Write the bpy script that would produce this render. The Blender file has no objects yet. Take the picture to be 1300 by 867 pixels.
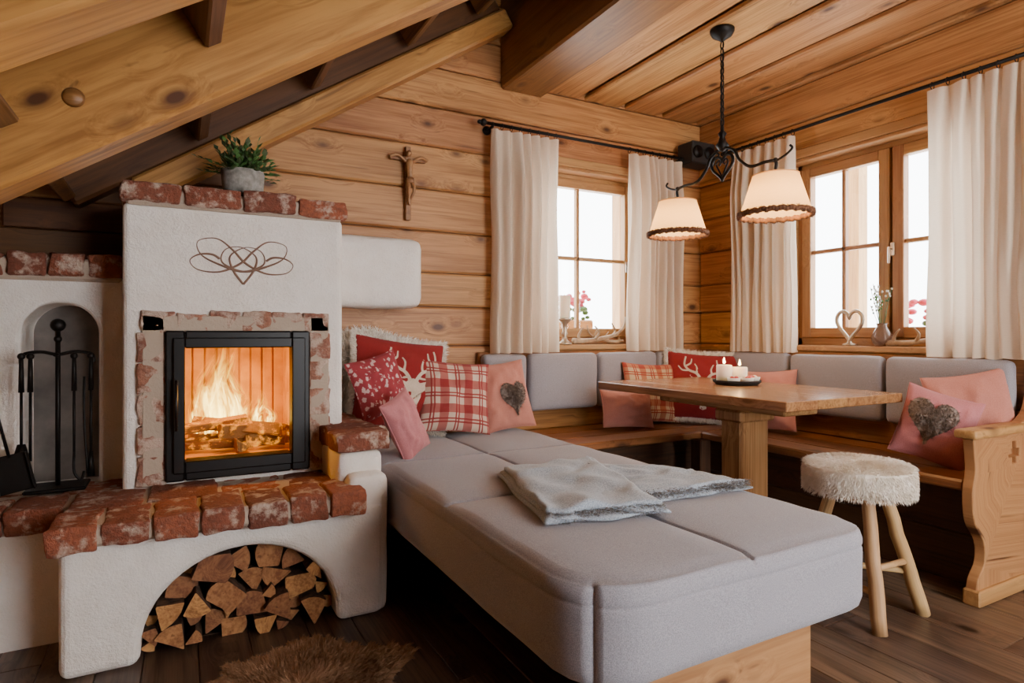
import bpy, bmesh, math, random
from mathutils import Vector, Matrix, noise
R=random.Random(11)
scene=bpy.context.scene
V=Vector
def clamp(a,l,h): return max(l,min(h,a))

# ---------------------------------------------------------------- materials
class NT:
    def __init__(s,name):
        s.m=bpy.data.materials.new(name); s.m.use_nodes=True
        s.t=s.m.node_tree; s.t.nodes.clear()
        s.out=s.t.nodes.new('ShaderNodeOutputMaterial')
    def n(s,typ,ins=None,**kw):
        nd=s.t.nodes.new(typ)
        for k,v in kw.items(): setattr(nd,k,v)
        if ins:
            for k,v in ins.items():
                if isinstance(v,bpy.types.NodeSocket): s.t.links.new(v,nd.inputs[k])
                else: nd.inputs[k].default_value=v
        return nd
    def attr(s,name): return s.n('ShaderNodeAttribute',attribute_name=name)
    def ramp(s,fac,stops,interp='LINEAR'):
        nd=s.n('ShaderNodeValToRGB',{0:fac}); cr=nd.color_ramp; cr.interpolation=interp
        while len(cr.elements)<len(stops): cr.elements.new(0.5)
        for e,(p,c) in zip(cr.elements,stops):
            e.position=p; e.color=(c[0],c[1],c[2],1) if hasattr(c,'__len__') else (c,c,c,1)
        return nd.outputs[0]
    def mix(s,fac,a,b,blend='MIX'):
        nd=s.n('ShaderNodeMix',data_type='RGBA',blend_type=blend)
        for i,v in ((0,fac),(6,a),(7,b)):
            if isinstance(v,bpy.types.NodeSocket): s.t.links.new(v,nd.inputs[i])
            elif i==0: nd.inputs[i].default_value=v
            else: nd.inputs[i].default_value=(v[0],v[1],v[2],1)
        return nd.outputs[2]
    def math(s,op,a,b=0.0,c=None):
        nd=s.n('ShaderNodeMath',operation=op)
        for i,v in ((0,a),(1,b)) + (((2,c),) if c is not None else ()):
            if isinstance(v,bpy.types.NodeSocket): s.t.links.new(v,nd.inputs[i])
            else: nd.inputs[i].default_value=v
        return nd.outputs[0]
    def mapping(s,vec,sc,loc=(0,0,0)):
        return s.n('ShaderNodeMapping',{'Vector':vec,'Scale':sc,'Location':loc}).outputs[0]
    def noise(s,vec,scale,detail=4,rough=.55,dist=0):
        return s.n('ShaderNodeTexNoise',{'Vector':vec,'Scale':scale,'Detail':detail,'Roughness':rough,'Distortion':dist}).outputs[0]
    def bsdf(s,col,rough=.6,bump=None,bs=.3,bd=.01,**kw):
        ins={'Base Color':col if isinstance(col,bpy.types.NodeSocket) else (col[0],col[1],col[2],1),'Roughness':rough}
        ins.update(kw)
        if bump is not None:
            ins['Normal']=s.n('ShaderNodeBump',{'Height':bump,'Strength':bs,'Distance':bd}).outputs[0]
        b=s.n('ShaderNodeBsdfPrincipled',ins)
        s.t.links.new(b.outputs[0],s.out.inputs[0]); return b

def wood(name,light,dark,knot=(.085,.03,.011),rough=.5,knots=True,grain=1.0,var=.35,bs=.25,crack=.55):
    s=NT(name); lc=s.attr('lc').outputs['Vector']; rnd=s.attr('rnd').outputs['Fac']
    kv=s.n('ShaderNodeTexVoronoi',{'Vector':s.mapping(lc,(3.2,6.0,6.0)),'Scale':1.0}).outputs['Distance']
    bend=s.math('MULTIPLY',s.ramp(kv,[(0,1),(.35,0)]),.055)
    lc2=s.n('ShaderNodeVectorMath',{0:lc,1:s.n('ShaderNodeCombineXYZ',{1:bend,2:bend}).outputs[0]},operation='ADD').outputs[0]
    g1=s.noise(s.mapping(lc2,(1.0,16*grain,16*grain)),1.6,5,.6,.6)
    g2=s.noise(s.mapping(lc2,(2.5,110*grain,110*grain)),1.0,3,.6,0)
    g3=s.noise(s.mapping(lc2,(1.6,46*grain,46*grain),(7,3,5)),1.0,2,.5,.3)
    big=s.noise(s.mapping(lc,(1.2,3,3)),1.5,2)
    f=s.math('ADD',s.math('MULTIPLY',g1,.55),s.math('MULTIPLY',g2,.45))
    col=s.ramp(f,[(.38,dark),(.58,light)])
    col=s.mix(s.math('MULTIPLY',s.ramp(big,[(.4,0),(.7,1)]),.4),col,dark)
    if crack: col=s.mix(s.math('MULTIPLY',s.ramp(g3,[(.27,1),(.33,0)]),crack),col,knot)
    v=s.math('ADD',s.math('MULTIPLY',rnd,var),1-var/2)
    col=s.n('ShaderNodeHueSaturation',{'Color':col,'Value':v,'Hue':s.math('ADD',s.math('MULTIPLY',rnd,.02),.49)}).outputs[0]
    if knots: col=s.mix(s.ramp(kv,[(.07,1),(.11,.55),(.19,0)]),col,knot)
    s.bsdf(col,rough,s.math('ADD',f,s.ramp(g3,[(.27,0),(.33,.3)])),bs,.004); return s.m

def simple(name,c,rough=.6,metal=0.0,nz=0,nsc=20,c2=None,bs=.2,bd=.005,**kw):
    s=NT(name)
    if nz or c2:
        tc=s.n('ShaderNodeTexCoord').outputs['Object']
        n=s.noise(tc,nsc,5)
        col=s.mix(s.ramp(n,[(.35,0),(.65,1)]),c,c2) if c2 else c
        s.bsdf(col,rough,n,bs,bd,Metallic=metal,**kw)
    else: s.bsdf(c,rough,Metallic=metal,**kw)
    return s.m

def wool(name,c,c2,sc=500,sheen=.15):
    s=NT(name); tc=s.n('ShaderNodeTexCoord').outputs['Object']
    a=s.noise(tc,sc,2); b=s.noise(tc,6,3); w=s.noise(tc,sc*.35,3,.7)
    col=s.mix(s.ramp(a,[(.38,0),(.62,1)]),c,c2)
    col=s.mix(s.math('MULTIPLY',b,.25),col,c2)
    s.bsdf(col,.95,w,.35,.002,**{'Sheen Weight':sheen}); return s.m

M={}
M['log']=wood('log_spruce',(.58,.30,.105),(.30,.125,.034),rough=.5,var=.26,bs=.4)
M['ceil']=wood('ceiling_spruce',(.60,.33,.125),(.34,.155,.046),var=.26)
M['beam']=wood('beam_spruce',(.52,.245,.072),(.28,.11,.027),var=.12,grain=.6,rough=.42)
M['purlin']=wood('purlin_spruce',(.30,.13,.042),(.16,.062,.02),var=.1,grain=.6,rough=.45)
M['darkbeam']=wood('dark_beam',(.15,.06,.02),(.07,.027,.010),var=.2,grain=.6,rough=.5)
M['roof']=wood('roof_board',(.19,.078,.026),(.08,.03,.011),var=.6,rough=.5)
M['oak']=wood('oak_table',(.40,.20,.085),(.20,.09,.035),knots=False,rough=.22,var=.2,crack=.3)
M['bench']=wood('bench_pine',(.36,.155,.048),(.19,.072,.021),rough=.36,var=.2)
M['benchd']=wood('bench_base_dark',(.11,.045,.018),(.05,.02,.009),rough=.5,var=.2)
M['pine']=wood('pine_light',(.52,.29,.11),(.33,.16,.052),rough=.5,var=.15,grain=.6)
M['frame']=wood('window_wood',(.46,.25,.10),(.29,.135,.048),rough=.45,var=.15,knots=False,crack=.2)
M['floor']=wood('floor_oak_dark',(.17,.105,.070),(.045,.027,.018),rough=.36,var=.7,knot=(.02,.01,.006))
M['leg']=wood('branch_wood',(.60,.38,.18),(.38,.21,.085),rough=.55,var=.2,knots=False)
M['split']=wood('split_wood',(.48,.22,.08),(.22,.08,.028),rough=.75,var=.8,knots=False)
M['bark']=simple('bark',(.13,.06,.03),.95,nz=1,c2=(.03,.015,.009),nsc=40,bs=.8,bd=.01)
s=NT('plaster'); tc=s.n('ShaderNodeTexCoord').outputs['Object']
n1=s.noise(tc,9,5,.6); n2=s.noise(tc,120,3,.7)
s.bsdf(s.mix(s.ramp(n1,[(.3,0),(.75,1)]),(.80,.74,.67),(.88,.84,.79)),.9,s.math('ADD',n1,s.math('MULTIPLY',n2,.3)),.7,.016); M['plaster']=s.m
def brickmat(name,white,c1=(.36,.105,.05),c2=(.20,.06,.035)):
    s=NT(name); tc=s.n('ShaderNodeTexCoord').outputs['Object']; rnd=s.attr('rnd').outputs['Fac']
    n1=s.noise(tc,14,6,.65); n2=s.noise(tc,60,4,.7)
    col=s.mix(rnd,c1,c2); col=s.mix(s.ramp(n2,[(.4,0),(.7,.6)]),col,(.10,.04,.028))
    col=s.mix(s.ramp(n1,[(white,0),(white+.12,.85)]),col,(.60,.47,.38))
    s.bsdf(col,.9,n2,.9,.014); return s.m
M['brick']=brickmat('brick_old',.52); M['brickw']=brickmat('brick_limewashed',.44,(.42,.19,.12),(.30,.13,.09))
M['mortar']=simple('mortar',(.46,.37,.29),.95,nz=1,nsc=80,bs=.6)
M['grey']=wool('wool_grey',(.40,.39,.43),(.24,.232,.262))
M['cushback']=wool('wool_back_cushion',(.36,.335,.36),(.235,.215,.235))
M['blanket']=wool('blanket_wool',(.46,.52,.59),(.24,.285,.34),260)
M['fringe']=simple('blanket_edge',(.16,.15,.15),.95,c2=(.4,.38,.36),nsc=200)
M['red']=wool('felt_red',(.30,.014,.014),(.18,.009,.010),sheen=.05)
M['pink']=wool('felt_pink',(.56,.235,.175),(.44,.165,.125))
M['rose']=wool('felt_rose',(.56,.22,.23),(.42,.145,.155))
M['cream']=wool('felt_cream',(.66,.55,.43),(.5,.40,.30))
M['furw']=simple('fur_white',(.92,.86,.78),.9,c2=(.76,.68,.57),nsc=25,nz=1)
M['furd']=simple('fur_dark',(.16,.12,.10),.9,c2=(.36,.29,.25),nsc=60,nz=1)
M['furbr']=simple('fur_brown',(.24,.10,.045),.9,c2=(.09,.04,.02),nsc=12,nz=1)
M['hide']=simple('fur_hide',(.50,.29,.16),.9,c2=(.24,.115,.055),nsc=9,nz=1)
M['iron']=simple('wrought_iron',(.014,.012,.011),.5,.7,nz=1,nsc=60)
M['black']=simple('black_steel',(.008,.007,.007),.38,.4)
M['char']=simple('speaker_black',(.015,.013,.012),.7)
M['metal']=simple('brushed_metal',(.6,.57,.52),.3,1.0)
M['pewter']=simple('pewter',(.5,.42,.33),.38,.9,nz=1,nsc=30)
M['wax']=simple('candle_wax',(.9,.80,.62),.5,**{'Subsurface Weight':.3})
M['antler']=simple('antler_bone',(.26,.16,.09),.6,nz=1,c2=(.50,.37,.24),nsc=18,bs=.5)
M['pot']=simple('stone_pot',(.36,.34,.31),.9,nz=1,c2=(.20,.19,.17),nsc=50,bs=.6)
M['leaf']=simple('leaf_green',(.035,.11,.022),.5,c2=(.08,.18,.045),nsc=30)
M['leafd']=simple('leaf_dry',(.08,.11,.04),.6,c2=(.02,.045,.014),nsc=30)
M['flower']=simple('geranium_red',(.50,.02,.05),.7,c2=(.62,.08,.15),nsc=30)
M['white_fl']=simple('flower_white',(.85,.85,.8),.8)
M['scroll']=simple('scroll_paint',(.20,.11,.07),.8)
M['dark']=simple('soot_shade_black',(.02,.014,.011),.95)  # near-black for wicks and firebox, and for painted shade in the wood store
M['carve']=simple('carved_wood',(.20,.09,.04),.5,nz=1,c2=(.34,.17,.07),nsc=40)
M['carve2']=simple('carved_figure',(.42,.21,.085),.45,nz=1,c2=(.26,.12,.045),nsc=30)
M['apple']=simple('berry_red',(.45,.02,.015),.3)
M['ceramic']=simple('ceramic_white',(.75,.7,.62),.3)
def linen(name,a,b,tr,sc=1):
    s=NT(name); tc=s.n('ShaderNodeTexCoord').outputs['Object']
    w=s.noise(s.mapping(tc,(60,60,400)),1,2); w2=s.noise(s.mapping(tc,(300,300,30)),1,2)
    col=s.mix(w,a,b)
    d=s.n('ShaderNodeBsdfDiffuse',{'Color':col,'Normal':s.n('ShaderNodeBump',{'Height':w2,'Strength':.2,'Distance':.002}).outputs[0]})
    t=s.n('ShaderNodeBsdfTranslucent',{'Color':col}); mx=s.n('ShaderNodeMixShader',{0:tr,1:d.outputs[0],2:t.outputs[0]})
    s.t.links.new(mx.outputs[0],s.out.inputs[0]); return s.m
M['curtain']=linen('curtain_linen',(.86,.73,.58),(.74,.61,.47),.36)
M['shade']=linen('lampshade_linen',(.90,.66,.36),(.80,.54,.27),.5)
s=NT('window_glass'); tr=s.n('ShaderNodeBsdfTransparent',{'Color':(.97,.98,.98,1)}); gl=s.n('ShaderNodeBsdfGlossy',{'Roughness':.02})
mx=s.n('ShaderNodeMixShader',{0:.05,1:tr.outputs[0],2:gl.outputs[0]}); s.t.links.new(mx.outputs[0],s.out.inputs[0]); M['glass']=s.m
s=NT('stove_glass'); tr=s.n('ShaderNodeBsdfTransparent',{'Color':(.98,.97,.95,1)}); gl=s.n('ShaderNodeBsdfGlossy',{'Roughness':.05})
mx=s.n('ShaderNodeMixShader',{0:.012,1:tr.outputs[0],2:gl.outputs[0]}); s.t.links.new(mx.outputs[0],s.out.inputs[0]); M['sglass']=s.m
def emis(name,c,st):
    s=NT(name); e=s.n('ShaderNodeEmission',{'Color':(c[0],c[1],c[2],1),'Strength':st}); s.t.links.new(e.outputs[0],s.out.inputs[0]); return s.m
M['bulb']=emis('bulb_glow',(1,.66,.3),14); M['cflame']=emis('candle_flame',(1,.62,.22),30)
s=NT('flame'); lc=s.attr('lc').outputs['Vector']; sx=s.n('ShaderNodeSeparateXYZ',{0:lc}); rnd=s.attr('rnd').outputs['Fac']
nz=s.noise(s.mapping(lc,(1.7,1.5,7)),1.6,5,.65,1.0)
edge=s.math('SUBTRACT',1,s.math('ABSOLUTE',sx.outputs[0])); up=s.math('SUBTRACT',1,sx.outputs[1])
a=s.math('MULTIPLY',s.math('MULTIPLY',s.math('POWER',edge,1.2),s.math('POWER',up,.7)),s.ramp(nz,[(.38,.0),(.60,1.5)]))
colr=s.ramp(a,[(0,(1,.30,.01)),(.3,(1,.48,.03)),(.7,(1,.72,.16))])
e=s.n('ShaderNodeEmission',{'Color':colr,'Strength':s.math('ADD',s.math('MULTIPLY',a,9.0),1.5)}); tr=s.n('ShaderNodeBsdfTransparent')
mx=s.n('ShaderNodeMixShader',{0:s.n('ShaderNodeClamp',{0:a}).outputs[0],1:tr.outputs[0],2:e.outputs[0]}); s.t.links.new(mx.outputs[0],s.out.inputs[0]); M['flame']=s.m
s=NT('ember_log'); tc=s.n('ShaderNodeTexCoord').outputs['Object']; n=s.noise(tc,22,5,.7)
b=s.bsdf(s.mix(n,(.5,.25,.07),(.07,.03,.012)),.9,n,.8,.01); b.inputs['Emission Color'].default_value=(1,.34,.015,1)
s.t.links.new(s.math('MULTIPLY',s.ramp(n,[(.52,0),(.70,1)]),2.2),b.inputs['Emission Strength']); M['ember']=s.m
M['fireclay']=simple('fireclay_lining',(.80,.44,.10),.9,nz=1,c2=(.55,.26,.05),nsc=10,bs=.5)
def plaid(name,base,mid,strong,per=.11):
    s=NT(name); sp=s.n('ShaderNodeSeparateXYZ',{0:s.attr('lc').outputs['Vector']})
    def st(x):
        fr=s.math('FRACT',s.math('ADD',s.math('DIVIDE',x,per),50.2))
        return s.ramp(fr,[(0,.0),(.08,.9),(.14,.05),(.2,.9),(.26,.05),(.45,.6),(.8,.0)],'CONSTANT')
    f=s.math('MULTIPLY',s.math('ADD',st(sp.outputs[0]),st(sp.outputs[1])),.5)
    col=s.ramp(f,[(0,base),(.25,mid),(.52,strong)]); tc=s.n('ShaderNodeTexCoord').outputs['Object']
    s.bsdf(col,.95,s.noise(tc,300,2),.3,.002,**{'Sheen Weight':.1}); return s.m
M['plaid']=plaid('plaid_red_cream',(.62,.48,.38),(.42,.14,.115),(.27,.025,.025),.13)
M['plaid2']=plaid('plaid_beige_red',(.60,.44,.27),(.48,.20,.10),(.34,.05,.03),.12)
s=NT('red_leaf_print'); lc=s.attr('lc').outputs['Vector']
vo=s.n('ShaderNodeTexVoronoi',{'Vector':s.mapping(lc,(48,34,1)),'Scale':1.0,'Randomness':.8}).outputs['Distance']
s.bsdf(s.mix(s.ramp(s.math('ADD',vo,s.math('MULTIPLY',s.noise(lc,110,3),.7)),[(.68,0),(.74,1)],'LINEAR'),(.62,.42,.40),(.30,.035,.045)),.95); M['print']=s.m
s=NT('vase_glass');s.bsdf((.35,.22,.16),.1,**{'Transmission Weight':.6});M['vase']=s.m

# ---------------------------------------------------------------- mesh builder
class MB:
    def __init__(s): s.v=[];s.f=[];s.l=[];s.r=[];s.mi=[];s.sm=[]
    def add(s,vs,fs,lc=None,rnd=None,mi=0,sm=False):
        o=len(s.v); rnd=R.random() if rnd is None else rnd
        s.v+= [V(p) for p in vs]; s.f+=[[i+o for i in f] for f in fs]
        s.l+= [V(p) for p in (lc if lc is not None else vs)]; s.r+=[rnd]*len(vs)
        s.mi+=[mi]*len(fs); s.sm+=[sm]*len(fs)
    def box(s,a,b,ax=0,bev=.004,mi=0,rnd=None,T=None,off=None,sm=False):
        lo=[min(a[i],b[i]) for i in range(3)]; hi=[max(a[i],b[i]) for i in range(3)]
        bev=min([bev]+[(hi[i]-lo[i])*.45 for i in range(3)])
        idx={};vs=[];C=[(x,y,z) for x in(0,1) for y in(0,1) for z in(0,1)]
        for c in C:
            for k in range(3):
                p=[]
                for i in range(3):
                    e=hi[i] if c[i] else lo[i]
                    if i!=k: e+= -bev if c[i] else bev
                    p.append(e)
                idx[(c,k)]=len(vs); vs.append(V(p))
        fs=[]
        for k in range(3):
            i,j=[q for q in range(3) if q!=k]
            for sg in(0,1):
                q=[]
                for (a1,b1) in((0,0),(1,0),(1,1),(0,1)):
                    c=[0,0,0];c[k]=sg;c[i]=a1;c[j]=b1;q.append(idx[(tuple(c),k)])
                fs.append(q)
            for a1 in(0,1):
                for b1 in(0,1):
                    c=[0,0,0];c[i]=a1;c[j]=b1;c2=list(c);c2[k]=1;c=tuple(c);c2=tuple(c2)
                    fs.append([idx[(c,i)],idx[(c2,i)],idx[(c2,j)],idx[(c,j)]])
        for c in C: fs.append([idx[(c,0)],idx[(c,1)],idx[(c,2)]])
        o=off or V((R.uniform(0,40),R.uniform(0,40),R.uniform(0,40)))
        od=[ax]+[q for q in range(3) if q!=ax]
        lc=[V((p[od[0]],p[od[1]],p[od[2]]))+o for p in vs]
        if T: vs=[T@p for p in vs]
        s.add(vs,fs,lc,rnd,mi,sm)
    def obb(s,p0,p1,w,h,up=(0,0,1),**kw):
        p0=V(p0);p1=V(p1);x=(p1-p0);L=x.length;x.normalize();up=V(up);z=(up-x*up.dot(x)).normalized();y=z.cross(x)
        T=Matrix(((x.x,y.x,z.x,p0.x),(x.y,y.y,z.y,p0.y),(x.z,y.z,z.z,p0.z),(0,0,0,1)))
        s.box((0,-w/2,-h/2),(L,w/2,h/2),0,T=T,**kw)
    def tube(s,pts,r,seg=8,mi=0,rnd=None,flat=1.0,up=None,closed=False):
        pts=[V(p) for p in pts];n=len(pts);rs=r if hasattr(r,'__len__') else [r]*n
        if len(rs)<n: rs=list(rs)+[rs[-1]]*(n-len(rs))
        vs=[];lc=[];prev=None;dist=0;o=R.uniform(0,30)
        for i,p in enumerate(pts):
            if closed: t=pts[(i+1)%n]-pts[i-1]
            else: t=pts[min(i+1,n-1)]-pts[max(i-1,0)]
            t.normalize()
            if up is not None: a=V(up)
            elif prev is None: a=V((0,0,1)) if abs(t.z)<.9 else V((1,0,0))
            else: a=prev
            a=(a-t*a.dot(t)); a=a.normalized() if a.length>1e-6 else t.orthogonal().normalized(); prev=a; b=t.cross(a)
            if i: dist+=(p-pts[i-1]).length
            for k in range(seg):
                th=2*math.pi*k/seg
                vs.append(p+a*math.cos(th)*rs[i]*flat+b*math.sin(th)*rs[i])
                lc.append(V((dist+o,math.cos(th)*rs[i],math.sin(th)*rs[i])))
        fs=[]
        for i in range(n if closed else n-1):
            for k in range(seg): fs.append([i*seg+k,i*seg+(k+1)%seg,((i+1)%n)*seg+(k+1)%seg,((i+1)%n)*seg+k])
        if not closed: fs.append(list(range(seg)));fs.append([(n-1)*seg+k for k in range(seg)])
        s.add(vs,fs,lc,rnd,mi,True)
    def lathe(s,prof,c,seg=24,mi=0,caps=True,fn=None):
        vs=[];n=len(prof)
        for (r,z) in prof:
            for k in range(seg):
                th=2*math.pi*k/seg; p=V((c[0]+r*math.cos(th),c[1]+r*math.sin(th),c[2]+z)); vs.append(fn(p,th) if fn else p)
        fs=[[i*seg+k,i*seg+(k+1)%seg,(i+1)*seg+(k+1)%seg,(i+1)*seg+k] for i in range(n-1) for k in range(seg)]
        if caps: fs.append(list(range(seg)));fs.append([(n-1)*seg+k for k in range(seg)])
        s.add(vs,fs,None,None,mi,True)
    def ball(s,c,r,mi=0,sq=(1,1,1),seg=12):
        prof=[(max(1e-4,math.sin(math.pi*i/8)),-math.cos(math.pi*i/8)) for i in range(9)]
        vs=[V((c[0]+a*math.cos(2*math.pi*k/seg)*r*sq[0],c[1]+a*math.sin(2*math.pi*k/seg)*r*sq[1],c[2]+z*r*sq[2])) for a,z in prof for k in range(seg)]
        fs=[[i*seg+k,i*seg+(k+1)%seg,(i+1)*seg+(k+1)%seg,(i+1)*seg+k] for i in range(8) for k in range(seg)]
        s.add(vs,fs,None,None,mi,True)
    def gridbox(s,xs,ys,zs,fn,mi=0,rnd=None,sm=True,T=None):
        N=(len(xs)-1,len(ys)-1,len(zs)-1);idx={};vs=[]
        def g(t):
            if t not in idx: idx[t]=len(vs);vs.append(fn(V((xs[t[0]],ys[t[1]],zs[t[2]]))))
            return idx[t]
        fs=[]
        for k in range(3):
            i,j=[q for q in range(3) if q!=k]
            for sg in(0,N[k]):
                for a in range(N[i]):
                    for b in range(N[j]):
                        q=[]
                        for da,db in((0,0),(1,0),(1,1),(0,1)):
                            t=[0,0,0];t[k]=sg;t[i]=a+da;t[j]=b+db;q.append(g(tuple(t)))
                        fs.append(q)
        lc=list(vs)
        if T: vs=[T@p for p in vs]
        s.add(vs,fs,lc,rnd,mi,sm)
    def rbox(s,a,b,r,n=(4,4,4),mi=0,rnd=None,nz=0,nsc=8,T=None,puff=0):
        c=[(a[i]+b[i])/2 for i in range(3)];h=[abs(b[i]-a[i])/2 for i in range(3)];r=min(r,min(h)*.95)
        sd=V((R.uniform(0,50),R.uniform(0,50),R.uniform(0,50)))
        def L(h,n):
            e=[-h,-h+.3*r,-h+r];m=[-h+r+(2*h-2*r)*i/n for i in range(1,n)];return e+m+[h-r,h-.3*r,h]
        def fn(p):
            q=V([clamp(p[i],-(h[i]-r),h[i]-r) for i in range(3)]);d=p-q
            o=q+d.normalized()*r if d.length>1e-7 else p
            if puff:
                for i in range(3):
                    j,k=[x for x in range(3) if x!=i]
                    if abs(p[i])>h[i]-1e-6 and h[i]==min(h): o[i]*=1+puff*(1-(p[j]/h[j])**2)*(1-(p[k]/h[k])**2)
            if nz: o=o+V(noise.noise_vector(o*nsc+sd))*nz+V(noise.noise_vector(o*nsc*3+sd))*nz*.35
            return o+V(c)
        s.gridbox(L(h[0],n[0]),L(h[1],n[1]),L(h[2],n[2]),fn,mi,rnd,True,T)
    def strands(s,samples,L,w,mi=0,droop=.3,spread=.6):
        vs=[];fs=[]
        for p,n in samples:
            l=L*R.uniform(.6,1.2);d=(V(n)+V((R.uniform(-1,1),R.uniform(-1,1),R.uniform(-1,1)))*spread).normalized()
            sd=d.cross(V((R.uniform(-1,1),R.uniform(-1,1),R.uniform(-1,1)))).normalized()*w/2
            m=V(p)+d*l*.55;e=m+(d+V((0,0,-droop*1.5))+V((R.uniform(-.3,.3),R.uniform(-.3,.3),0))).normalized()*l*.45
            i=len(vs);vs+=[V(p)-sd,V(p)+sd,m+sd*.7,m-sd*.7,e];fs+=[[i,i+1,i+2,i+3],[i+3,i+2,i+4]]
        s.add(vs,fs,None,None,mi,True)
    def build(s,name,mats,parent=None,bevel=0,recalc=True):
        c=V([ (min(p[i] for p in s.v)+max(p[i] for p in s.v))/2 for i in range(3)]); c.z=min(p.z for p in s.v)
        me=bpy.data.meshes.new(name);me.from_pydata([p-c for p in s.v],[],s.f)
        a=me.attributes.new('lc','FLOAT_VECTOR','POINT');a.data.foreach_set('vector',[x for p in s.l for x in p])
        a=me.attributes.new('rnd','FLOAT','POINT');a.data.foreach_set('value',s.r)
        me.polygons.foreach_set('material_index',s.mi);me.polygons.foreach_set('use_smooth',s.sm)
        for m in mats: me.materials.append(M[m] if isinstance(m,str) else m)
        if recalc:
            bm=bmesh.new();bm.from_mesh(me);bmesh.ops.recalc_face_normals(bm,faces=bm.faces);bm.to_mesh(me);bm.free()
        me.update();o=bpy.data.objects.new(name,me);scene.collection.objects.link(o);o.location=c
        if parent: o.parent=parent
        return o
def cr(pts,n=6,closed=False):
    pts=[V(p) if len(p)==3 else V((p[0],p[1],0)) for p in pts];out=[];N=len(pts)
    for i in range(N if closed else N-1):
        if closed: a,b,c,d=pts[i-1],pts[i],pts[(i+1)%N],pts[(i+2)%N]
        else: a,b,c,d=pts[max(i-1,0)],pts[i],pts[i+1],pts[min(i+2,N-1)]
        for k in range(n):
            t=k/n;out.append(.5*((2*b)+(c-a)*t+(2*a-5*b+4*c-d)*t*t+(3*b-a-3*c+d)*t**3))
    if not closed: out.append(pts[-1])
    return out
def apply_bool(o,cutters):
    for c in cutters:
        m=o.modifiers.new('b','BOOLEAN');m.object=c;m.operation='DIFFERENCE';m.solver='EXACT'
    bpy.context.view_layer.update();dg=bpy.context.evaluated_depsgraph_get()
    me=bpy.data.meshes.new_from_object(o.evaluated_get(dg));o.modifiers.clear();o.data=me
    for c in cutters: bpy.data.objects.remove(c)
def prism(name,poly,y0,y1,mats,axis='Y'):
    mb=MB();n=len(poly);f=(lambda x,z,y:(x,y,z)) if axis=='Y' else (lambda x,z,y:(y,x,z))
    mb.add([f(x,z,y0) for x,z in poly]+[f(x,z,y1) for x,z in poly],[list(range(n)),[i+n for i in range(n)]]+[[i,(i+1)%n,(i+1)%n+n,i+n] for i in range(n)],[V((z,x,0)) for x,z in poly]*2)
    return mb.build(name,mats)
def bev(o,w,seg=3,ang=40):
    m=o.modifiers.new('bevel','BEVEL');m.width=w;m.segments=seg;m.limit_method='ANGLE';m.angle_limit=math.radians(ang)

# ---------------------------------------------------------------- shell
YW=3.04;XW=3.10;CZ=2.42;IC=1.61;sl=.66
rows=[0,.19,.38,.56,.75,.94,1.15,1.33,1.55,1.77,2.0,2.21,2.42,2.62,2.84,3.06]
def logwall(name,axis,f,s0,s1,openings,clip=None):
    mb=MB();T=None if axis=='X' else Matrix(((0,1,0,0),(1,0,0,0),(0,0,1,0),(0,0,0,1)))
    for i in range(len(rows)-1):
        z0,z1=rows[i],rows[i+1];a=s0;b=s1
        if clip: a=max(a,clip(z0))
        if axis=='Y' and z0>CZ+.02: continue
        segs=[(a,b)]
        for (o0,o1,oz0,oz1) in openings:
            if z0>=oz0-.01 and z1<=oz1+.01:
                ns=[]
                for (p,q) in segs:
                    if o1<=p or o0>=q: ns.append((p,q))
                    else:
                        if o0>p: ns.append((p,o0))
                        if o1<q: ns.append((o1,q))
                segs=ns
        rn=R.random();off=V((R.uniform(0,40),R.uniform(0,40),R.uniform(0,40)));j=R.uniform(-.006,.006)
        for (p,q) in segs: mb.box((p,f+j,z0+.0025),(q,f+.15,z1-.0025),0,.009,0,rn,T,off)
    for (o0,o1,z0,z1) in [(s0,openings[0][0],-.08,2.42),(openings[-1][1],s1,-.08,2.42),(openings[0][0],openings[-1][1],-.08,.90)]:
        mb.box((o0,f+.03,z0),(o1,f+.13,z1),0,.0,1,.1,T)
    return mb.build(name,['log','darkbeam'])
W1=(1.70,2.62,.94,2.0);W2=(1.26,2.36,.94,2.0)
logwall('wall_back','X',YW,-1.3,XW+.15,[W1],lambda z:clamp((z-IC-.33)/.66,-1.3,1.6))
WR=(-1.3,-.2,.94,2.0)
logwall('wall_right','Y',XW,-1.6,YW,[WR,W2])
mb=MB()
for i in range(len(rows)-1):
    if rows[i]<2.4: mb.box((-1.3,-1.6,rows[i]),(-1.15,YW,rows[i+1]),1,.012)
mb.build('wall_left',['log'])
mb=MB()
for i in range(len(rows)-1):
    z0,z1=rows[i],rows[i+1]
    if z1<=.2 or z0>=2.2: mb.box((-1.3,-1.75,z0),(XW,-1.6,z1),0,.012)
    else:
        mb.box((-1.3,-1.75,z0),(1.1,-1.6,z1),0,.012); mb.box((2.7,-1.75,z0),(XW,-1.6,z1),0,.012)
mb.build('wall_rear',['log'])
mb=MB();x=-1.3;mb.box((-1.3,-1.7,-.08),(XW+.1,YW+.1,-.031),0,0)
while x<XW+.1:
    w=R.choice([.12,.15,.18]);y=-1.7-R.uniform(0,1)
    while y<YW:
        L=R.uniform(1.2,2.2);mb.box((x,max(y,-1.7),-.03),(x+w-.002,min(y+L-.002,YW),0),1,.002);y+=L
    x+=w
mb.build('floor',['floor'])
mb=MB();x=1.84;k=0
while x<XW:
    w=.26 if k%2==0 else .04
    z=CZ if k%2==0 else CZ+.035
    mb.box((x,-1.7,z),(min(x+w,XW+.05),YW,z+.03),1,.007);x+=w+.004;k+=1
mb.box((1.8,-1.7,CZ+.066),(XW+.15,YW+.15,CZ+.1),1,.0)
mb.build('ceiling',['ceil'])
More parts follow.
